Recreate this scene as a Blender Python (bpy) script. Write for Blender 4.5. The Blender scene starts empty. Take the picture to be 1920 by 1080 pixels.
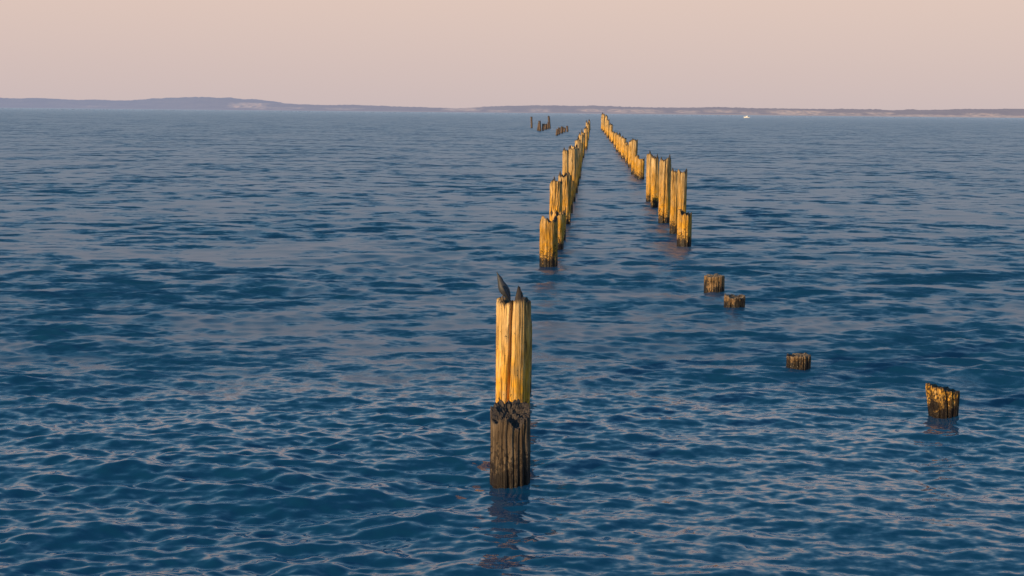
import bpy, math, random
import numpy as np
from mathutils import Vector, Matrix, noise
rnd=random.Random(7)
scene=bpy.context.scene
H0=3.2; TH=math.radians(7.05); ROLL=0.0099
# ------------------------------------------------------------- helpers
def new_mat(name):
    m=bpy.data.materials.new(name); m.use_nodes=True
    nt=m.node_tree; nt.nodes.clear()
    return m,nt
def N(nt,t,**k):
    n=nt.nodes.new(t)
    for a,b in k.items(): setattr(n,a,b)
    return n
def ramp(nt,stops,interp='LINEAR'):
    n=nt.nodes.new('ShaderNodeValToRGB'); cr=n.color_ramp; cr.interpolation=interp
    while len(cr.elements)<len(stops): cr.elements.new(0.5)
    for e,(p,c) in zip(cr.elements,stops):
        e.position=p; e.color=(c[0],c[1],c[2],1) if not isinstance(c,(int,float)) else (c,c,c,1)
    return n
def math_n(nt,op,a,b=None,c=None,clamp=False):
    n=nt.nodes.new('ShaderNodeMath'); n.operation=op; n.use_clamp=clamp
    for i,v in enumerate((a,b,c)):
        if v is None: continue
        if isinstance(v,(int,float)): n.inputs[i].default_value=v
        else: nt.links.new(v,n.inputs[i])
    return n.outputs[0]
def vmath(nt,op,a,b=None,s=None):
    n=nt.nodes.new('ShaderNodeVectorMath'); n.operation=op
    for i,v in enumerate((a,b)):
        if v is None: continue
        if isinstance(v,tuple): n.inputs[i].default_value=v
        else: nt.links.new(v,n.inputs[i])
    if s is not None:
        if isinstance(s,(int,float)): n.inputs[3].default_value=s
        else: nt.links.new(s,n.inputs[3])
    return n.outputs[0]
def mixc(nt,fac,a,b,mode='MIX'):
    n=nt.nodes.new('ShaderNodeMix'); n.data_type='RGBA'; n.blend_type=mode
    for s,v in ((n.inputs[0],fac),(n.inputs[6],a),(n.inputs[7],b)):
        if isinstance(v,(int,float)): s.default_value=v
        elif isinstance(v,tuple): s.default_value=(v[0],v[1],v[2],1)
        else: nt.links.new(v,s)
    return n.outputs[2]
def maprange(nt,v,a,b,c,d):
    n=N(nt,'ShaderNodeMapRange'); nt.links.new(v,n.inputs[0])
    for i,x in enumerate((a,b,c,d)): n.inputs[i+1].default_value=x
    return n.outputs[0]
def mesh_np(name,verts,quads,smooth=True):
    me=bpy.data.meshes.new(name)
    nv=len(verts); nq=len(quads)
    me.vertices.add(nv); me.vertices.foreach_set('co',np.asarray(verts,dtype=np.float32).ravel())
    me.loops.add(nq*4); me.loops.foreach_set('vertex_index',np.asarray(quads,dtype=np.int32).ravel())
    me.polygons.add(nq); me.polygons.foreach_set('loop_start',np.arange(0,nq*4,4,dtype=np.int32))
    me.polygons.foreach_set('use_smooth',np.full(nq,smooth))
    me.update(calc_edges=True); me.validate()
    return me
def grid_quads(nr,nc):
    i=np.arange(nr-1)[:,None]*nc+np.arange(nc-1)[None,:]
    return np.stack([i,i+1,i+nc+1,i+nc],-1).reshape(-1,4)
def link(o): scene.collection.objects.link(o); return o

# ------------------------------------------------------------- world / sun
SUN_EL=math.radians(9); SUN_ROT=math.radians(227)
S=Vector((math.sin(SUN_ROT)*math.cos(SUN_EL),math.cos(SUN_ROT)*math.cos(SUN_EL),math.sin(SUN_EL)))
w=bpy.data.worlds.new("World"); scene.world=w; w.use_nodes=True
nt=w.node_tree; nt.nodes.clear()
sky=N(nt,'ShaderNodeTexSky',sky_type='NISHITA'); sky.sun_disc=False
sky.sun_elevation=SUN_EL; sky.sun_rotation=SUN_ROT
tc=N(nt,'ShaderNodeTexCoord'); sep=N(nt,'ShaderNodeSeparateXYZ'); nt.links.new(tc.outputs['Generated'],sep.inputs[0])
STR=0.1
rp=ramp(nt,[(0.0,(0.62,0.51,0.51)),(0.03,(0.67,0.53,0.505)),(0.078,(0.76,0.575,0.505)),(0.115,(0.60,0.60,0.62)),(0.18,(0.40,0.56,0.69)),(0.34,(0.13,0.36,0.58)),(0.65,(0.035,0.17,0.36)),(1.0,(0.03,0.13,0.29))])
nt.links.new(sep.outputs[2],rp.inputs[0])
sc=N(nt,'ShaderNodeVectorMath',operation='SCALE'); nt.links.new(rp.outputs[0],sc.inputs[0]); sc.inputs[3].default_value=1/STR
mx=mixc(nt,0.94,sky.outputs[0],sc.outputs[0])
bg=N(nt,'ShaderNodeBackground'); nt.links.new(mx,bg.inputs[0]); bg.inputs[1].default_value=STR
wo=N(nt,'ShaderNodeOutputWorld'); nt.links.new(bg.outputs[0],wo.inputs[0])
sl=bpy.data.lights.new('sun','SUN'); sl.energy=5.0; sl.angle=math.radians(0.6); sl.color=(1.0,0.70,0.36)
so=link(bpy.data.objects.new('sun',sl)); so.rotation_euler=S.to_track_quat('Z','Y').to_euler(); so.location=(-30,-30,20)

# ------------------------------------------------------------- water
def build_water():
    rs=[1.0]
    while rs[-1]<7.5: rs.append(rs[-1]+0.12)
    while rs[-1]<2500:
        r=rs[-1]; rs.append(r+max(0.013,r*r/(3.2*1422)*0.6))
    rs+= [3000,4000,6000,9000,14000]
    rs=np.array(rs)
    core=np.linspace(-0.47,0.47,940)
    side=np.radians(np.linspace(27.5,100,60))
    ph=np.concatenate([-side[::-1],core,side])
    R,P=np.meshgrid(rs,ph,indexing='ij')
    X=R*np.sin(P); Y=R*np.cos(P)
    dr=np.gradient(rs)
    cell=np.maximum(dr,rs*0.001)[:,None]
    g=np.random.default_rng(23)
    Z=np.zeros_like(X); DX=np.zeros_like(X); DY=np.zeros_like(X)
    var=np.zeros(len(rs))
    patch=1+0.25*np.sin(X*0.35+Y*0.21+1)+0.2*np.sin(-X*0.17+Y*0.43+2)+0.18*np.sin(X*0.9-Y*0.3)
    n=200
    for i in range(n):
        lam=0.12*(5.0/0.12)**((i+g.random())/n)
        k=2*math.pi/lam
        ang=math.radians(-90+4+g.normal()*32)
        s=0.0225*(1.0 if lam<0.42 else (0.42/lam)**0.72)*(0.9 if lam<0.2 else 1)
        a=s/k
        fade=np.clip((lam/cell-2.0)/2.0,0,1)
        var+=s*s/2*(1-fade[:,0]**2)
        m=fade[:,0]>0
        if not m.any(): continue
        kx,ky=k*math.cos(ang),k*math.sin(ang)
        t=kx*X[m]+ky*Y[m]+g.random()*6.283
        A=a*fade[m]*(patch[m] if lam<3 else 1)
        Z[m]+=A*np.cos(t); sn=A*np.sin(t)*0.3
        DX[m]-=sn*math.cos(ang); DY[m]-=sn*math.sin(ang)
    V=np.stack([X+DX,Y+DY,Z],-1).reshape(-1,3)
    me=mesh_np('water',V,grid_quads(len(rs),len(ph))[:,::-1])
    alpha=np.sqrt(2*var)
    ro=np.sqrt(np.clip(alpha,0.004,0.2))
    at=me.attributes.new('chop','FLOAT','POINT')
    at.data.foreach_set('value',np.repeat(ro,len(ph)).astype(np.float32))
    return me
me=build_water(); water=link(bpy.data.objects.new('water',me))
m,nt=new_mat('sea_water')
out=N(nt,'ShaderNodeOutputMaterial'); b=N(nt,'ShaderNodeBsdfPrincipled')
geo=N(nt,'ShaderNodeNewGeometry')
def wnoise(scale,stretch,detail,rot,o='Color'):
    mp=N(nt,'ShaderNodeMapping'); mp.inputs['Scale'].default_value=(1,stretch,1); mp.inputs['Rotation'].default_value=(0,0,rot)
    nt.links.new(geo.outputs['Position'],mp.inputs[0])
    n=N(nt,'ShaderNodeTexNoise'); n.inputs['Scale'].default_value=scale; n.inputs['Detail'].default_value=detail
    nt.links.new(mp.outputs[0],n.inputs[0]); return n.outputs[o]
at=N(nt,'ShaderNodeAttribute'); at.attribute_name='chop'
far=maprange(nt,at.outputs['Fac'],0.12,0.34,0,1)
def tilt(n,ax,ay,f):
    v=vmath(nt,'SUBTRACT',n,(0.5,0.5,0.5)); v=vmath(nt,'MULTIPLY',v,(ax,ay,0))
    return vmath(nt,'SCALE',v,s=f) if f is not None else v
nrm=vmath(nt,'ADD',geo.outputs['Normal'],tilt(wnoise(8.5,1.4,4,0.15),0.5,0.65,None))
nrm=vmath(nt,'ADD',nrm,tilt(wnoise(1.3,1.3,3,-0.1),0.8,1.9,far))
nrm=vmath(nt,'ADD',nrm,tilt(wnoise(0.2,1.8,4,0.05),0.3,1.3,far))
nrm=vmath(nt,'NORMALIZE',nrm)
nt.links.new(nrm,b.inputs['Normal'])
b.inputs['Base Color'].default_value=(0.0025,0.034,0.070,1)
b.inputs['Emission Color'].default_value=(0.0009,0.0125,0.030,1); b.inputs['Emission Strength'].default_value=1.0  # faint blue glow stands in for light scattered up out of the water
nt.links.new(math_n(nt,'MINIMUM',math_n(nt,'MAXIMUM',at.outputs['Fac'],0.05),0.28),b.inputs['Roughness']); b.inputs['IOR'].default_value=1.333
# air light painted in as emission, growing over kilometres of open water
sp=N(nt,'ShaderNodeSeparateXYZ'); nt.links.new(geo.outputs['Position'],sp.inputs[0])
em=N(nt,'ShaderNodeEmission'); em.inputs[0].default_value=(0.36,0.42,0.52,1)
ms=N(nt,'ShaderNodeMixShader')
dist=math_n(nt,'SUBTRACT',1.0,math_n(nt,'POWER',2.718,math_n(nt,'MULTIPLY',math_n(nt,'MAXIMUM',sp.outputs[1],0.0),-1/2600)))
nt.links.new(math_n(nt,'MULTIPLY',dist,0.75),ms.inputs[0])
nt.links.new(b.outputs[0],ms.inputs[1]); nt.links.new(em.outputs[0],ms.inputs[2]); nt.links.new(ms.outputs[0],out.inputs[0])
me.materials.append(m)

# ------------------------------------------------------------- distant shore
prof=[(-5200,34),(-3900,44),(-3000,30),(-2160,45),(-1935,38),(-1730,38),(-1620,44),(-1507,56),(-1383,62),(-1282,52),(-1192,35),(-1080,34),(-990,27),(-720,27),(-495,22),(-247,18),(-45,29),(90,34),(315,34),(652,30),(990,34),(1215,29),(1440,31),(1777,30),(2160,38),(2900,46),(4000,34),(5200,40)]
px=[p[0] for p in prof]; pz=[p[1] for p in prof]
# bare dunes: (x, half width, z low, z high, strength)
dunes=[(-1136,60,10,32,1.1),(-1000,90,4,14,.5),(-730,60,6,14,.5),(-220,60,6,24,1.0),(-60,40,4,12,.5),(110,35,6,18,.6),(330,45,8,20,.7),(510,90,6,20,.9),(740,40,6,18,.7),(880,50,10,22,.7),(1000,30,4,14,.7),(1215,90,4,22,1.2),(1400,60,4,14,.8),(1560,50,6,18,.7),(1800,160,1,9,1.2),(2080,160,0,9,1.3),(2000,60,8,18,.8),(1650,120,0,6,1.0),(-1800,60,6,14,.3),(2600,300,0,12,1.0),(-2700,200,4,14,.6)]
xs=np.concatenate([np.linspace(-5200,-2300,120),np.linspace(-2290,2290,1100),np.linspace(2300,5200,120)])
ys=np.concatenate([np.linspace(5980,6300,30),np.linspace(6330,7000,14),np.linspace(7050,8200,8)])
V=[];sand=[]
for y in ys:
    for x in xs:
        p=float(np.interp(x,px,pz))
        u=min(1,max(0,(y-6030)/190)); u=u*u*(3-2*u)
        z=-1.5+4.5*min(1,max(0,(y-5985)/50))
        z+= (p-3)*u*(0.90+0.22*noise.noise(Vector((x/420,y/260,3))))
        z+= min(1,max(0,(y-6050)/40))*(4.5*noise.noise(Vector((x/160,y/160,0)))+3*noise.noise(Vector((x/53,y/53,0)))+2.6*noise.noise(Vector((x/14,y/30,1))))*min(1.0,p/30)
        if y>7600: z-= (y-7600)*0.05
        V.append((x,y,z))
        s=0
        for dx,wd,z0,z1,st in dunes:
            if abs(x-dx)<wd*1.6:
                k=1-abs(x-dx)/(wd*1.6)
                zc=min(1,max(0,(z-z0+2)/3))*min(1,max(0,(z1-z+2)/4))
                s=max(s,st*min(1,k*2)*zc*(0.75+1.3*noise.noise(Vector((x/28,z/3,y/90)))))
        if z<4.0: s=max(s,0.12+0.5*min(1,max(0,(x+900)/2600)))
        sand.append(min(1,max(0,s)))
me=mesh_np('distant_shore',V,grid_quads(len(ys),len(xs)))
at=me.attributes.new('sand','FLOAT','POINT'); at.data.foreach_set('value',sand)
shore=link(bpy.data.objects.new('distant_shore',me))
m,nt=new_mat('hazy_dunes_and_scrub')
out=N(nt,'ShaderNodeOutputMaterial'); d=N(nt,'ShaderNodeBsdfDiffuse'); em=N(nt,'ShaderNodeEmission'); ms=N(nt,'ShaderNodeMixShader')
geo=N(nt,'ShaderNodeNewGeometry'); sp=N(nt,'ShaderNodeSeparateXYZ'); nt.links.new(geo.outputs['Position'],sp.inputs[0])
mp=N(nt,'ShaderNodeMapping'); mp.inputs['Scale'].default_value=(0.012,0.004,0.12); nt.links.new(geo.outputs['Position'],mp.inputs[0])
n1=N(nt,'ShaderNodeTexNoise'); n1.inputs['Scale'].default_value=1; n1.inputs['Detail'].default_value=6; n1.inputs['Roughness'].default_value=0.65; nt.links.new(mp.outputs[0],n1.inputs[0])
sa=N(nt,'ShaderNodeAttribute'); sa.attribute_name='sand'
veg=mixc(nt,maprange(nt,n1.outputs[0],0.35,0.65,0,1),(0.02,0.03,0.035),(0.11,0.10,0.08))
col=mixc(nt,sa.outputs['Fac'],veg,(0.85,0.56,0.34)); nt.links.new(col,d.inputs[0])
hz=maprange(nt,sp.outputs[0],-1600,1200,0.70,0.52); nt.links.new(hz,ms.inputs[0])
nt.links.new(mixc(nt,maprange(nt,sp.outputs[0],-1600,1200,0,1),(0.36,0.38,0.51),(0.46,0.41,0.49)),em.inputs[0])  # distance haze put into the shore colour as emission, thicker to the left
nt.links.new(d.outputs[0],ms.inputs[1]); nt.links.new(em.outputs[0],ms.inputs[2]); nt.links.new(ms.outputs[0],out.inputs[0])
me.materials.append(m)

# ------------------------------------------------------------- wood
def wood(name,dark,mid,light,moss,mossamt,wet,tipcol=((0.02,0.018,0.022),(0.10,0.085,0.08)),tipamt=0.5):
    m,nt=new_mat(name)
    out=N(nt,'ShaderNodeOutputMaterial'); b=N(nt,'ShaderNodeBsdfPrincipled'); nt.links.new(b.outputs[0],out.inputs[0])
    tc=N(nt,'ShaderNodeTexCoord'); geo=N(nt,'ShaderNodeNewGeometry'); oi=N(nt,'ShaderNodeObjectInfo')
    off=N(nt,'ShaderNodeVectorMath',operation='ADD'); nt.links.new(tc.outputs['Object'],off.inputs[0])
    sc=math_n(nt,'MULTIPLY',oi.outputs['Random'],37.0); nt.links.new(sc,off.inputs[1])
    def ns(s,zs,d,r=0.55):
        mp=N(nt,'ShaderNodeMapping'); mp.inputs['Scale'].default_value=(s,s,zs); nt.links.new(off.outputs[0],mp.inputs[0])
        n=N(nt,'ShaderNodeTexNoise'); n.inputs['Scale'].default_value=1; n.inputs['Detail'].default_value=d; n.inputs['Roughness'].default_value=r
        nt.links.new(mp.outputs[0],n.inputs[0]); return n.outputs[0]
    grain=ns(24,1.5,6,0.7); broad=ns(6,1.6,4,0.6); fine=ns(80,3,3); blot=ns(9,7,5,0.6); spots=ns(38,34,3)
    rp=ramp(nt,[(0.35,dark),(0.46,mid),(0.62,light)])
    nt.links.new(math_n(nt,'ADD',math_n(nt,'MULTIPLY',grain,0.55),math_n(nt,'MULTIPLY',broad,0.45)),rp.inputs[0])
    col=rp.outputs[0]
    sep=N(nt,'ShaderNodeSeparateXYZ'); nt.links.new(geo.outputs['Position'],sep.inputs[0]); z=sep.outputs[2]
    zf=maprange(nt,z,1.5,0.55,0.12,1.0)
    bl=ramp(nt,[(0.36,0.4),(0.56,1.0)]); nt.links.new(blot,bl.inputs[0])
    mf=math_n(nt,'MULTIPLY',math_n(nt,'MULTIPLY',zf,bl.outputs[0]),mossamt)
    mossv=mixc(nt,1.0,moss,maprange(nt,grain,0.34,0.6,0.2,1.15),'MULTIPLY')
    col=mixc(nt,mf,col,mossv)
    ck=ramp(nt,[(0.36,0.0),(0.43,1.0)]); nt.links.new(fine,ck.inputs[0])
    ckf=ramp(nt,[(0.0,0.3),(1.0,1.0)]); nt.links.new(ck.outputs[0],ckf.inputs[0])
    col=mixc(nt,1.0,col,ckf.outputs[0],'MULTIPLY')
    col=mixc(nt,1.0,col,maprange(nt,oi.outputs['Random'],0,1,0.78,1.12),'MULTIPLY')
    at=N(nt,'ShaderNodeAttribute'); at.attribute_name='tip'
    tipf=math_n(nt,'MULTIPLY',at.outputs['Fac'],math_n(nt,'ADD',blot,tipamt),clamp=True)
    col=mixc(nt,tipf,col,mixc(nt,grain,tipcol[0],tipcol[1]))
    zb=math_n(nt,'SUBTRACT',z,math_n(nt,'MULTIPLY',math_n(nt,'SUBTRACT',blot,0.5),0.8))
    szr=maprange(nt,zb,wet*3.2,wet,0.0,0.26)
    spf=math_n(nt,'GREATER_THAN',math_n(nt,'ADD',spots,szr),0.68)
    wf=maprange(nt,zb,wet*1.1,wet*0.85,0,1)
    dk=math_n(nt,'MAXIMUM',wf,math_n(nt,'MULTIPLY',spf,0.85))
    col=mixc(nt,dk,col,(0.016,0.011,0.009))
    nt.links.new(col,b.inputs['Base Color'])
    nt.links.new(maprange(nt,dk,0,1,0.85,0.42),b.inputs['Roughness']); b.inputs['Specular IOR Level'].default_value=0.3
    bp=N(nt,'ShaderNodeBump'); bp.inputs['Strength'].default_value=0.8; bp.inputs['Distance'].default_value=0.025
    hh=math_n(nt,'ADD',grain,math_n(nt,'ADD',math_n(nt,'MULTIPLY',ck.outputs[0],0.35),math_n(nt,'MULTIPLY',blot,0.6)))
    nt.links.new(hh,bp.inputs['Height']); nt.links.new(bp.outputs[0],b.inputs['Normal'])
    return m
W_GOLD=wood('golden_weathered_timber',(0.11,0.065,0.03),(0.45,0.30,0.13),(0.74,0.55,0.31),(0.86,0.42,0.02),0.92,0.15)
W_DARK=wood('dark_brown_timber',(0.02,0.014,0.011),(0.09,0.064,0.046),(0.24,0.18,0.125),(0.12,0.08,0.03),0.2,0.13)  # darker, browner timber for the front stump
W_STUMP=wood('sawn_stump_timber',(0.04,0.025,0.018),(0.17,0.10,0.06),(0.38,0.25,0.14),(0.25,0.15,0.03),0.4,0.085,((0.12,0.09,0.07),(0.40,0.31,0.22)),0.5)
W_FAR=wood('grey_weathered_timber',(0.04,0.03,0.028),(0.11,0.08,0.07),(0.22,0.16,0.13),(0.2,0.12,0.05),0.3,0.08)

def piling(name,x,y,r,H,mat,seed,lod=1,peaks=(),cracks=(),lean=(0,0),jag=0.05,hollow=0.08,slope=(0,0),taper=0.0,rough=0.05,oval=0.0):
    seg,rings,caps={3:(220,170,24),2:(96,70,12),1:(40,30,7),0:(16,12,4)}[lod]
    r2=random.Random(seed); so=Vector((r2.random()*50,r2.random()*50,r2.random()*50))
    bot=-0.9
    vs=[];tip=[]
    def wrap(a): return (a+math.pi)%(2*math.pi)-math.pi
    tops=[]
    for j in range(seg):
        a=2*math.pi*j/seg; c,s=math.cos(a),math.sin(a)
        t=H+slope[0]*c+slope[1]*s
        t+=jag*noise.noise(Vector((c*1.6,s*1.6,0))+so)*1.3+jag*0.6*noise.noise(Vector((c*5,s*5,3))+so)+jag*0.25*noise.noise(Vector((c*17,s*17,3))+so)
        pk=0
        for (pa,pw,ph,sk) in peaks:
            d=wrap(a-math.radians(pa)); ww=math.radians(pw)*(1+sk*(1 if d>0 else -1))
            q=max(0,1-abs(d)/ww); pk=max(pk,ph*(q**0.7)*(1+0.16*noise.noise(Vector((c*14,s*14,9))+so)))
        tops.append((t,pk))
    def rad(a,c,s,z):
        f=1+rough*1.3*noise.noise(Vector((c*1.1,s*1.1,z*0.8))+so)
        f+=rough*0.9*noise.noise(Vector((c*5,s*5,z*0.9))+so)
        f+=rough*0.6*noise.noise(Vector((c*13,s*13,z*1.6))+so)
        if lod>=2: f+=rough*0.4*noise.noise(Vector((c*30,s*30,z*3))+so)
        for (ca,cw,cd,dr) in cracks:
            d=wrap(a-math.radians(ca+dr*(H-z)+6*noise.noise(Vector((0,0,z*4))+so)))
            f-=cd*math.exp(-(d/math.radians(cw))**2)
        f+=taper*(H-z)
        return r*f
    for i in range(rings+1):
        u=i/rings; u=u**0.8
        for j in range(seg):
            a=2*math.pi*j/seg; c,s=math.cos(a),math.sin(a)
            t,pk=tops[j]; zt=t+pk
            z=bot+u*(zt-bot)
            rr=rad(a,c,s,min(z,t+0.05))
            if z>t and pk>0: rr*=1-0.18*(z-t)/max(pk,.01)
            if u>0.985: rr*=0.985
            vs.append((rr*c*(1+oval),rr*s,z)); 
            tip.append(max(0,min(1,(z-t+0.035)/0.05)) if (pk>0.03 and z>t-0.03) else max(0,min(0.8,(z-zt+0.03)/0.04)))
    for k in range(1,caps+1):
        q=k/caps
        for j in range(seg):
            a=2*math.pi*j/seg; c,s=math.cos(a),math.sin(a)
            t,pk=tops[j]
            base=H+(slope[0]*c+slope[1]*s)*(1-q)
            dropk=math.exp(-(q*7))
            z=base+(t-base)*(1-q)**1.5+pk*dropk-hollow*(1-(1-q)**2)+jag*0.9*noise.noise(Vector((c*(1-q)*4,s*(1-q)*4,7))+so)*q+jag*0.5*noise.noise(Vector((c*(1-q)*14,s*(1-q)*14,7))+so)*min(1,q*3)
            rr=rad(a,c,s,t)*(1-q)*0.985
            if pk>0: rr*= (1-0.10*dropk)
            vs.append((rr*c*(1+oval),rr*s,z)); tip.append(0.85)  # cap interior reuses the tip colour, painting shade into the dark-tipped timbers
    nr=rings+1+caps
    q=[]
    for i in range(nr-1):
        for j in range(seg):
            j2=(j+1)%seg; q.append((i*seg+j,i*seg+j2,(i+1)*seg+j2,(i+1)*seg+j))
    vs=[(X+lean[0]*Z,Y+lean[1]*Z,Z) for X,Y,Z in vs]
    me=mesh_np(name,vs,q,smooth=True)
    if len(me.vertices)==len(tip):
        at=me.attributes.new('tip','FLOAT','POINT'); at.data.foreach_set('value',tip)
    me.materials.append(mat)
    o=link(bpy.data.objects.new(name,me)); o.location=(x,y,0)
    return o

# old jetty pilings, back-projected from image pixels: (x, y, radius, height above water), metres
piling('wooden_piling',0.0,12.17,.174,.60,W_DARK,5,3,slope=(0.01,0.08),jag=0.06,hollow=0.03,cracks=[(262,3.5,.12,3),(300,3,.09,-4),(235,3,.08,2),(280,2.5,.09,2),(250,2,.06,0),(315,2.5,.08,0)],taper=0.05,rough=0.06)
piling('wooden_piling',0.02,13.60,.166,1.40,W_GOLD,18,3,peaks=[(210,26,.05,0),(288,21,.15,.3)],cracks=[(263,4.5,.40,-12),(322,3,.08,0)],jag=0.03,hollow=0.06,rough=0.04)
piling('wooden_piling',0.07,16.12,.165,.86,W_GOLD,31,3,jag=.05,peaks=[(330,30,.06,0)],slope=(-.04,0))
def pk(a,w,h,s=0): return (a,w,h,s)
left=[(0.76,29.88,.195,1.00,[pk(325,26,.12,.3)]),(1.03,33.32,.175,.86,[pk(200,26,.16,-.3),pk(350,24,.10)]),(1.20,35.87,.134,.74,[]),
(1.15,38.28,.165,1.36,[pk(240,22,.14),pk(340,26,.18,.4)]),(1.49,41.09,.18,1.38,[pk(200,22,.16),pk(300,30,.08)]),(1.81,45.99,.125,1.02,[]),
(1.83,49.45,.105,1.88,[pk(230,34,.12)]),(2.12,51.57,.145,1.90,[pk(210,30,.16),pk(350,30,.08)]),(2.47,57.11,.13,1.90,[pk(320,34,.16)]),(2.80,63.2,.13,1.70,[pk(200,34,.14)]),
(3.16,69.70,.144,1.89,[pk(280,34,.2)]),(3.62,78.4,.14,1.55,[]),(4.33,92.20,.15,1.82,[pk(200,34,.25)]),(4.95,102.5,.15,1.45,[]),(5.46,112.82,.17,1.68,[pk(220,45,.3)]),(6.38,126.14,.17,1.82,[pk(280,50,.25)]),(7.5,147.0,.17,1.3,[]),
(8.90,171.40,.17,1.84,[pk(270,60,.35)]),(10.18,198.99,.17,1.84,[pk(220,60,.4)]),(12.49,237.53,.18,1.85,[pk(270,60,.4)]),(14.2,268.0,.18,1.5,[])]
right=[(4.20,34.74,.17,.76,[pk(200,20,.05)]),(4.47,37.66,.122,1.71,[pk(320,40,.08)]),(4.35,38.32,.112,1.68,[pk(210,40,.08)]),(4.48,42.08,.172,1.84,[pk(330,28,.18,.4),pk(200,26,.1)]),
(4.89,44.98,.118,1.65,[]),(4.89,49.06,.129,1.72,[pk(220,34,.1),pk(320,24,.18)]),(4.96,52.02,.098,1.76,[pk(280,40,.14)]),
(6.24,69.79,.18,1.07,[]),(6.26,72.10,.122,1.02,[pk(300,40,.1)]),(6.44,75.90,.157,1.86,[pk(210,34,.1)]),(6.97,84.85,.143,1.58,[]),(7.35,92.0,.13,1.2,[]),(7.78,98.38,.125,1.24,[]),(7.86,101.82,.172,1.40,[pk(220,45,.2)]),
(8.35,110.95,.166,1.40,[]),(8.81,120.17,.18,1.43,[pk(300,45,.2)]),(9.65,135.16,.177,1.35,[]),(10.73,154.41,.19,1.26,[]),(11.30,166.20,.2,1.85,[pk(220,60,.3)]),(12.40,187.72,.2,2.36,[]),(13.92,215.68,.22,2.71,[pk(250,60,.3)]),
(15.52,246.18,.21,3.10,[]),(16.6,268.0,.21,2.5,[]),(18.35,296.65,.21,2.96,[pk(270,60,.4)])]
for i,(x,y,r,z,pks) in enumerate(left+right):
    lod=2 if y<58 else 1 if y<130 else 0
    cr=[(rnd.uniform(190,330),rnd.uniform(4,7),rnd.uniform(.1,.2),rnd.uniform(-6,6)) for _ in range(3 if y<60 else 1)]
    ln=(rnd.uniform(-.02,.02),rnd.uniform(-.01,.01))
    z+=rnd.uniform(-.06,.04)
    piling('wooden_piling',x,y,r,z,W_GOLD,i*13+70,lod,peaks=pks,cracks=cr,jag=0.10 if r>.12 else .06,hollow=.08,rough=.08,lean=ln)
for i,(x,y,r,z) in enumerate([(3.72,293.55,.17,2.28),(4.32,251.80,.18,1.31),(4.57,244.94,.17,1.72),(5.18,252.45,.18,1.22),(6.01,268.53,.22,.99),(7.28,287.08,.18,2.44),(6.62,277.5,.15,1.34),
 (6.08,201.06,.15,.89),(6.70,211.09,.15,.94),(7.47,222.22,.19,.99),(8.32,234.60,.17,.70),(9.10,241.55,.15,.98)]):
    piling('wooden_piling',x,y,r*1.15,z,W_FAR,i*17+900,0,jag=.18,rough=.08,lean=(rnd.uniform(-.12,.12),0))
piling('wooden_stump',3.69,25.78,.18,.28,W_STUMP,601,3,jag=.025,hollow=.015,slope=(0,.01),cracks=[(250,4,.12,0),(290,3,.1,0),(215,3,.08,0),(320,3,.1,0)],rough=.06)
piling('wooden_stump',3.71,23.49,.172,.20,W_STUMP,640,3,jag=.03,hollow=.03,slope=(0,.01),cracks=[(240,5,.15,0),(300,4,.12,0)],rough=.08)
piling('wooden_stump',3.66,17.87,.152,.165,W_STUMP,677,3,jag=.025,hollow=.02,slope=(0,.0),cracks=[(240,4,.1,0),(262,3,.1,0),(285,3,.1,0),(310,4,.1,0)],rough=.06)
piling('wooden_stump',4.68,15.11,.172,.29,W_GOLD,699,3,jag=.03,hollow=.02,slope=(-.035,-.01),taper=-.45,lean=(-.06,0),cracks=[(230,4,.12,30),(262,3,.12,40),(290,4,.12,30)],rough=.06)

# ------------------------------------------------------------- small dark seabird on the near piling, bill raised
def skin_mesh(name,verts,edges,radii,sub=2):
    me=bpy.data.meshes.new(name); me.from_pydata(verts,edges,[])
    o=link(bpy.data.objects.new(name,me))
    sk=o.modifiers.new('skin','SKIN'); sk.use_smooth_shade=True
    for v,r in zip(me.skin_vertices[0].data,radii): v.radius=r if isinstance(r,tuple) else (r,r)
    me.skin_vertices[0].data[0].use_root=True
    ss=o.modifiers.new('sub','SUBSURF'); ss.levels=sub; ss.render_levels=sub
    return o
def plumage(name,c1,c2,ro=0.6):
    m,nt=new_mat(name); o_=N(nt,'ShaderNodeOutputMaterial'); b_=N(nt,'ShaderNodeBsdfPrincipled'); nt.links.new(b_.outputs[0],o_.inputs[0])
    tc=N(nt,'ShaderNodeTexCoord'); n_=N(nt,'ShaderNodeTexNoise'); n_.inputs['Scale'].default_value=60; n_.inputs['Detail'].default_value=4
    nt.links.new(tc.outputs['Object'],n_.inputs[0]); nt.links.new(mixc(nt,n_.outputs[0],c1,c2),b_.inputs['Base Color']); b_.inputs['Roughness'].default_value=ro
    return m
P_BODY=plumage('slate_plumage',(0.012,0.014,0.02),(0.06,0.065,0.08)); P_WING=plumage('dark_wing_feathers',(0.010,0.011,0.016),(0.035,0.038,0.05)); P_LEG=plumage('bird_leg_skin',(0.02,0.015,0.012),(0.05,0.035,0.03))
bx,by,bz=-0.080,13.49,1.415
body=skin_mesh('seabird',[(0.062,.02,0.004),(0.040,.01,.045),(0.012,0,.088),(-.014,0,.135),(-.030,0,.178),(-.038,0,.210),(-.050,0,.232),(-.068,0,.272)],[(i,i+1) for i in range(7)],[(.012,.006),.034,.056,.050,.028,.029,.012,.0025])
body.location=(bx,by,bz); body.data.materials.append(P_BODY)
for side,nm in ((-1,'wing_left'),(1,'wing_right')):
    wv=skin_mesh(nm,[(-.008,side*.042,.145),(.016,side*.053,.10),(.042,side*.040,.045),(.070,side*.018,-.02)],[(0,1),(1,2),(2,3)],[(.024,.010),(.036,.012),(.024,.009),(.006,.004)])
    wv.data.materials.append(P_WING); wv.parent=body
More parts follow.
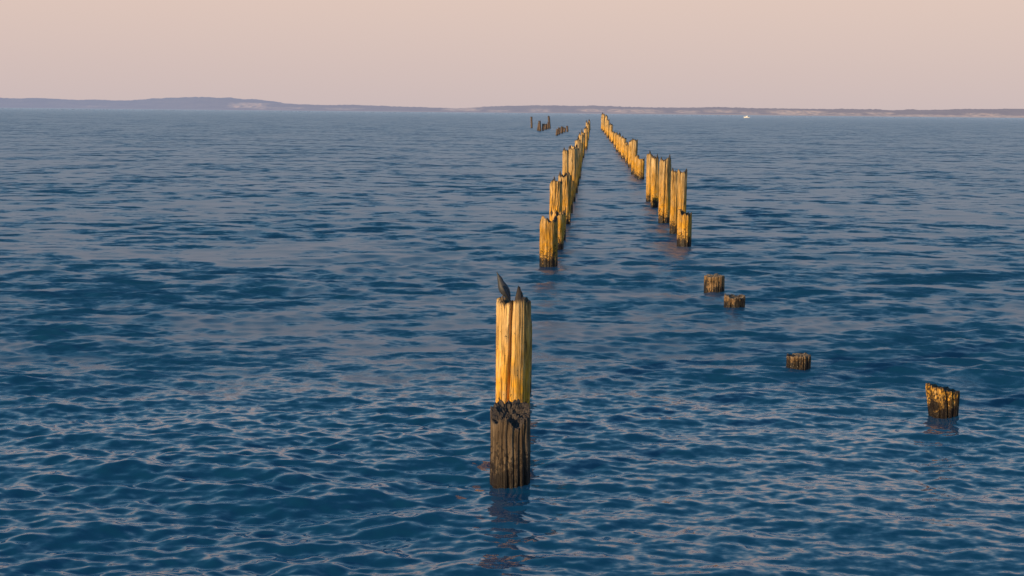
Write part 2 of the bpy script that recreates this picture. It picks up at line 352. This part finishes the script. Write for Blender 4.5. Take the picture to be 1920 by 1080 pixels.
for side,nm in ((-1,'leg_left'),(1,'leg_right')):
    lg=skin_mesh(nm,[(0.0,side*.018,.06),(-.006,side*.018,.02),(-.004,side*.018,-.012),(-.03,side*.02,-.016)],[(0,1),(1,2),(2,3)],[.009,.005,.005,.004],1)
    lg.data.materials.append(P_LEG); lg.parent=body

# ------------------------------------------------------------- small motor boat
import bmesh
def boat():
    bm=bmesh.new()
    st=[(-2.7,.95,.75),(-1.2,1.05,.78),(0.4,1.0,.85),(1.7,.65,1.0),(2.6,.06,1.15)]
    rows=[]
    for x,wd,dk in st:
        rows.append([bm.verts.new(p) for p in ((x,-wd,dk),(x,-wd*.85,.15),(x,0,-.35),(x,wd*.85,.15),(x,wd,dk),(x,0,dk-.02))])
    for a,b_ in zip(rows,rows[1:]):
        for i in range(6):
            j=(i+1)%6; bm.faces.new((a[i],a[j],b_[j],b_[i]))
    bm.faces.new(rows[0]); bm.faces.new(rows[-1][::-1])
    v=[bm.verts.new(p) for p in ((-.9,-.7,.8),(1.1,-.6,.88),(1.1,.6,.88),(-.9,.7,.8),(-.9,-.6,1.9),(.5,-.5,1.9),(.5,.5,1.9),(-.9,.6,1.9))]
    for f in ((0,1,5,4),(1,2,6,5),(2,3,7,6),(3,0,4,7),(4,5,6,7)):
        fc=bm.faces.new([v[i] for i in f]); fc.material_index=1 if f==(1,2,6,5) else 0
    bmesh.ops.create_cube(bm,size=1,matrix=Matrix.Translation((-.25,0,1.95))@Matrix.Diagonal((1.9,1.4,.08,1)))
    bmesh.ops.create_cube(bm,size=1,matrix=Matrix.Translation((-2.9,0,.6))@Matrix.Diagonal((.35,.4,.9,1)))
    bmesh.ops.recalc_face_normals(bm,faces=bm.faces)
    me=bpy.data.meshes.new('motor_boat'); bm.to_mesh(me); bm.free()
    for nm,c,ro in (('white_hull_paint',(0.8,0.78,0.75),.4),('dark_glass',(0.03,0.04,0.05),.1)):
        mm,nt=new_mat(nm); o_=N(nt,'ShaderNodeOutputMaterial'); b_=N(nt,'ShaderNodeBsdfPrincipled'); nt.links.new(b_.outputs[0],o_.inputs[0])
        n_=N(nt,'ShaderNodeTexNoise'); n_.inputs['Scale'].default_value=3
        nt.links.new(mixc(nt,n_.outputs[0],tuple(v_*.9 for v_ in c),c),b_.inputs['Base Color']); b_.inputs['Roughness'].default_value=ro
        me.materials.append(mm)
    o=link(bpy.data.objects.new('motor_boat',me)); o.location=(217,1335,0); o.rotation_euler=(0,0,math.radians(170)); return o
boat()

# ------------------------------------------------------------- camera
cam=bpy.data.cameras.new('camera'); cam.lens=50; cam.sensor_width=36; cam.clip_end=40000; cam.clip_start=0.1
co=link(bpy.data.objects.new('camera',cam))
co.matrix_world=Matrix.Translation((0,0,H0))@Matrix.Rotation(math.pi/2-TH,4,'X')@Matrix.Rotation(ROLL,4,'Z')
scene.camera=co
scene.view_settings.view_transform='Standard'; scene.view_settings.look='None'; scene.view_settings.exposure=0
